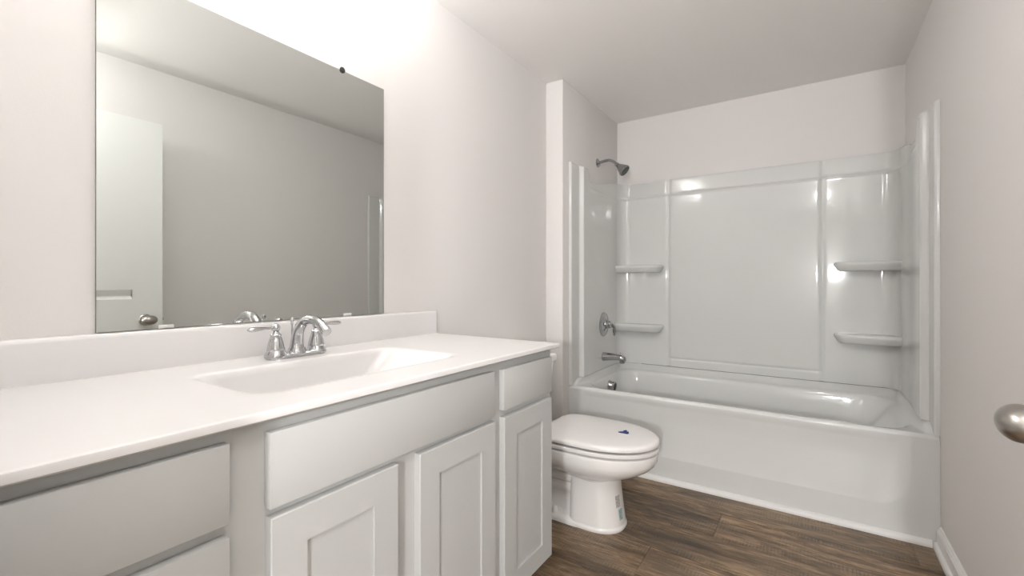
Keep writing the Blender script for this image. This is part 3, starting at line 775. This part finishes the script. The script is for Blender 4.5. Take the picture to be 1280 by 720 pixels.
# corner shelves
def shelf(left, z):
    """thick bullnosed ledge in the corner"""
    s = 1 if left else -1
    e = SL if left else SRt
    L = (-0.866 - SL) if left else (SRt - 0.112)
    # plan outline in local (u along the back wall from the corner, v out of the back wall)
    out = []
    pts = [(L, -0.004), (L + 0.002, 0.012), (L - 0.004, 0.045), (L - 0.022, 0.078), (L - 0.055, 0.098), (L - 0.10, 0.105), (0.14, 0.107), (0.07, 0.108), (0.0, 0.108), (-0.008, 0.108)]
    curve = spline([(a, b, 0) for a, b in pts], 6)
    n = len(curve)
    th = 0.030
    prof = [(-0.020, -0.052), (-0.012, -0.045), (-0.003, -th + 0.003), (0.002, -th + 0.010), (0.004, -0.014), (0.003, -0.007), (-0.001, -0.002), (-0.007, 0.0)]
    bm = bmesh.new(); R = []
    for i, c in enumerate(curve):
        t = (curve[min(i + 1, n - 1)] - curve[max(i - 1, 0)]).normalized()
        nrm = Vector((-t.y, t.x, 0)) * -1.0     # outwards
        if nrm.dot(Vector((0.6, 0.6, 0))) < 0 and i > 3: nrm = -nrm
        row = []
        for d, h in prof:
            q = c + nrm * d
            u, v = max(q.x, -0.006), max(q.y, -0.006)
            row.append(bm.verts.new((e + s * u, 3.2005 - v, z + h)))
        R.append(row)
    for i in range(n - 1):
        for j in range(len(prof) - 1): bm.faces.new((R[i][j], R[i + 1][j], R[i + 1][j + 1], R[i][j + 1]))
    # top: fan to the corner lines
    inn = []
    for i, c in enumerate(curve):
        u = c.x if c.y < c.x else 0.0
        inn.append(None)
    T = [bm.verts.new((e - s * 0.006, 3.2065, z)), bm.verts.new((e - s * 0.006, 3.2065, z - 0.052))]
    for i in range(n - 1):
        bm.faces.new((R[i][-1], R[i + 1][-1], T[0])); bm.faces.new((R[i + 1][0], R[i][0], T[1]))
    obj('corner_shelf', bm, 'acrylic', sur, ang=45)
for lf in (True, False):
    for z in ((1.178, 0.760) if lf else (1.170, 0.764)): shelf(lf, z)
# dark joint between tub and surround
bm = bmesh.new(); box(bm, -1.02, 0.37, 3.2, 3.2235, 0.4706, 0.4724)
obj('joint', bm, 'gap', sur)['label'] = 'dark joint line'

# ------------------------------------------------------------------ shower fittings
SX = XA + 0.0005
sh = thing('wall_shower', 'chrome shower head on a bent arm high on the alcove wall', 'shower head', (SX, 2.852, 1.867))
bm = bmesh.new(); lathe(bm, [(0.030, 0), (0.030, 0.002), (0.026, 0.006), (0.016, 0.010), (0.012, 0.016)], axis=(1, 0, 0), origin=(SX, 2.852, 1.867), n=32)
obj('flange', bm, 'chrome_dim_reflect', sh)
arm = spline([(SX + 0.006, 2.852, 1.867), (SX + 0.045, 2.852, 1.873), (SX + 0.082, 2.852, 1.874), (SX + 0.112, 2.852, 1.860), (SX + 0.135, 2.852, 1.838)], 7)
bm = bmesh.new(); tube(bm, arm, 0.0095, n=18, up=(0, 1, 0)); obj('arm', bm, 'chrome_dim_reflect', sh, ang=60)
ad = Vector((0.74, 0, -0.67)).normalized()
bm = bmesh.new(); lathe(bm, [(0.010, -0.004), (0.0145, 0.0), (0.0145, 0.012), (0.012, 0.015), (0.016, 0.020), (0.024, 0.036), (0.033, 0.056), (0.0385, 0.068), (0.040, 0.072), (0.040, 0.079), (0.037, 0.081)], axis=ad, origin=arm[-1] - ad * 0.004, n=36)
hd = obj('head', bm, 'chrome_dim_reflect', sh); ORG[hd.name] = ORG[sh.name]
bm = bmesh.new(); lathe(bm, [(0.036, 0.0), (0.036, 0.0015), (0.030, 0.0025), (0.012, 0.0025), (0.010, 0.004)], axis=ad, origin=arm[-1] + ad * 0.0772, n=36)
obj('spray_face', bm, 'rubber', hd)

def panel_x(y): return XA + 0.044 - (0.044 - 0.034) * sst(2.59, 2.95, y)
vy, vz = 2.872, 0.772
VX = panel_x(vy) - 0.0005
va = thing('shower_valve', 'round chrome shower valve with lever handle on the left surround panel', 'shower valve', (VX, vy, vz))
bm = bmesh.new(); lathe(bm, [(0.083, 0), (0.083, 0.003), (0.079, 0.007), (0.070, 0.009), (0.064, 0.008), (0.060, 0.010), (0.045, 0.015), (0.032, 0.020), (0.030, 0.026)], axis=(1, 0, 0), origin=(VX, vy, vz), n=48)
obj('escutcheon', bm, 'chrome_dim_reflect', va)
bm = bmesh.new(); lathe(bm, [(0.026, 0.018), (0.026, 0.040), (0.024, 0.052), (0.016, 0.057)], axis=(1, 0, 0), origin=(VX, vy, vz), n=32)
obj('hub', bm, 'chrome_dim_reflect', va)
bm = bmesh.new()
lv = spline([(VX + 0.046, vy, vz), (VX + 0.058, vy + 0.012, vz - 0.006), (VX + 0.064, vy + 0.028, vz - 0.026), (VX + 0.062, vy + 0.036, vz - 0.058), (VX + 0.060, vy + 0.038, vz - 0.076)], 6)
tube(bm, lv, lerp_list([0.015, 0.013, 0.011, 0.0095, 0.007], len(lv)), n=18, up=(0, 1, 0)); obj('lever', bm, 'chrome_dim_reflect', va, ang=60)

py, pz_ = 2.862, 0.555
PX = panel_x(py) - 0.0005
ts = thing('tub_spout', 'chrome tub spout with a diverter knob above the bathtub rim', 'tub spout', (PX, py, pz_))
bm = bmesh.new()
rg = []
for t, r, dz, sq in ((0, 0.030, 0, 1), (0.004, 0.031, 0, 1), (0.020, 0.029, 0.001, 0.98), (0.06, 0.0265, 0.003, 0.92), (0.10, 0.0235, 0.003, 0.86), (0.125, 0.0225, 0.0, 0.86), (0.142, 0.0225, -0.005, 0.95), (0.152, 0.0205, -0.009, 0.95), (0.156, 0.015, -0.010, 0.9)):
    rg.append([Vector((PX + t, py + r * math.cos(2 * PI * k / 32), pz_ + dz + r * sq * math.sin(2 * PI * k / 32))) for k in range(32)])
loft(bm, rg)
lathe(bm, [(0.017, 0), (0.018, -0.020), (0.016, -0.026)], origin=(PX + 0.134, py, pz_ - 0.008), n=28)
obj('body', bm, 'chrome_dim_reflect', ts, ang=50)
bm = bmesh.new(); lathe(bm, [(0.004, 0), (0.004, 0.012), (0.0085, 0.014), (0.0085, 0.019), (0.005, 0.022)], origin=(PX + 0.126, py, pz_ + 0.015), n=20)
obj('diverter_knob', bm, 'chrome', ts)

# ------------------------------------------------------------------ added fill lights, out of view
def dome(name, x, y, label, watts, rad):
    t = thing(name, label, 'light', (x, y, ZC))
    bm = bmesh.new(); lathe(bm, [(rad, 0), (rad, -0.018), (rad * 0.94, -0.022)], origin=(x, y, ZC - 0.0005), n=48); obj('rim', bm, 'nickel', t)
    bm = bmesh.new(); lathe(bm, [(rad * 0.93, -0.022)] + [(rad * 0.93 * math.cos(a), -0.022 - 0.06 * math.sin(a)) for a in [PI / 2 * k / 8 for k in range(1, 8)]] + [(0.004, -0.082)], origin=(x, y, ZC), n=48); obj('diffuser', bm, 'lampglass', t)
    ld = bpy.data.lights.new('lamp', 'POINT'); ld.shadow_soft_size = 0.05; ld.energy = watts; ld.color = WARM
    lo = bpy.data.objects.new('lamp', ld); C.objects.link(lo); lo.location = (x, y, ZC - 0.19)
sc = thing('hall_fill_globe', 'added frosted globe fill light on the unseen far wall of the hallway', 'light', (0.26, -1.6, 1.20))  # added to brighten the bathroom through the doorway
bm = bmesh.new(); lathe(bm, [(0.055, 0), (0.055, 0.008), (0.03, 0.016), (0.012, 0.02), (0.012, 0.05)], axis=(0, 1, 0), origin=(0.26, -1.5995, 1.20)); obj('back_plate', bm, 'nickel', sc)
bm = bmesh.new(); lathe(bm, [(0.09 * math.sin(PI * k / 20), -0.09 * math.cos(PI * k / 20)) for k in range(1, 20)], origin=(0.26, -1.46, 1.20), axis=(0, 1, 0)); obj('globe', bm, 'lampglass', sc)
ld = bpy.data.lights.new('lamp', 'POINT'); ld.shadow_soft_size = 0.06; ld.energy = HALL_FILL_W; ld.color = WARM
lo = bpy.data.objects.new('lamp', ld); C.objects.link(lo); lo.location = (0.26, -1.28, 1.20)
dome('ceiling_fill_light', 0.10, 0.24, 'added unseen round fill light on the ceiling just inside the doorway', ROOM_FILL_W, 0.10)  # added for soft fill on the cabinet fronts and right wall
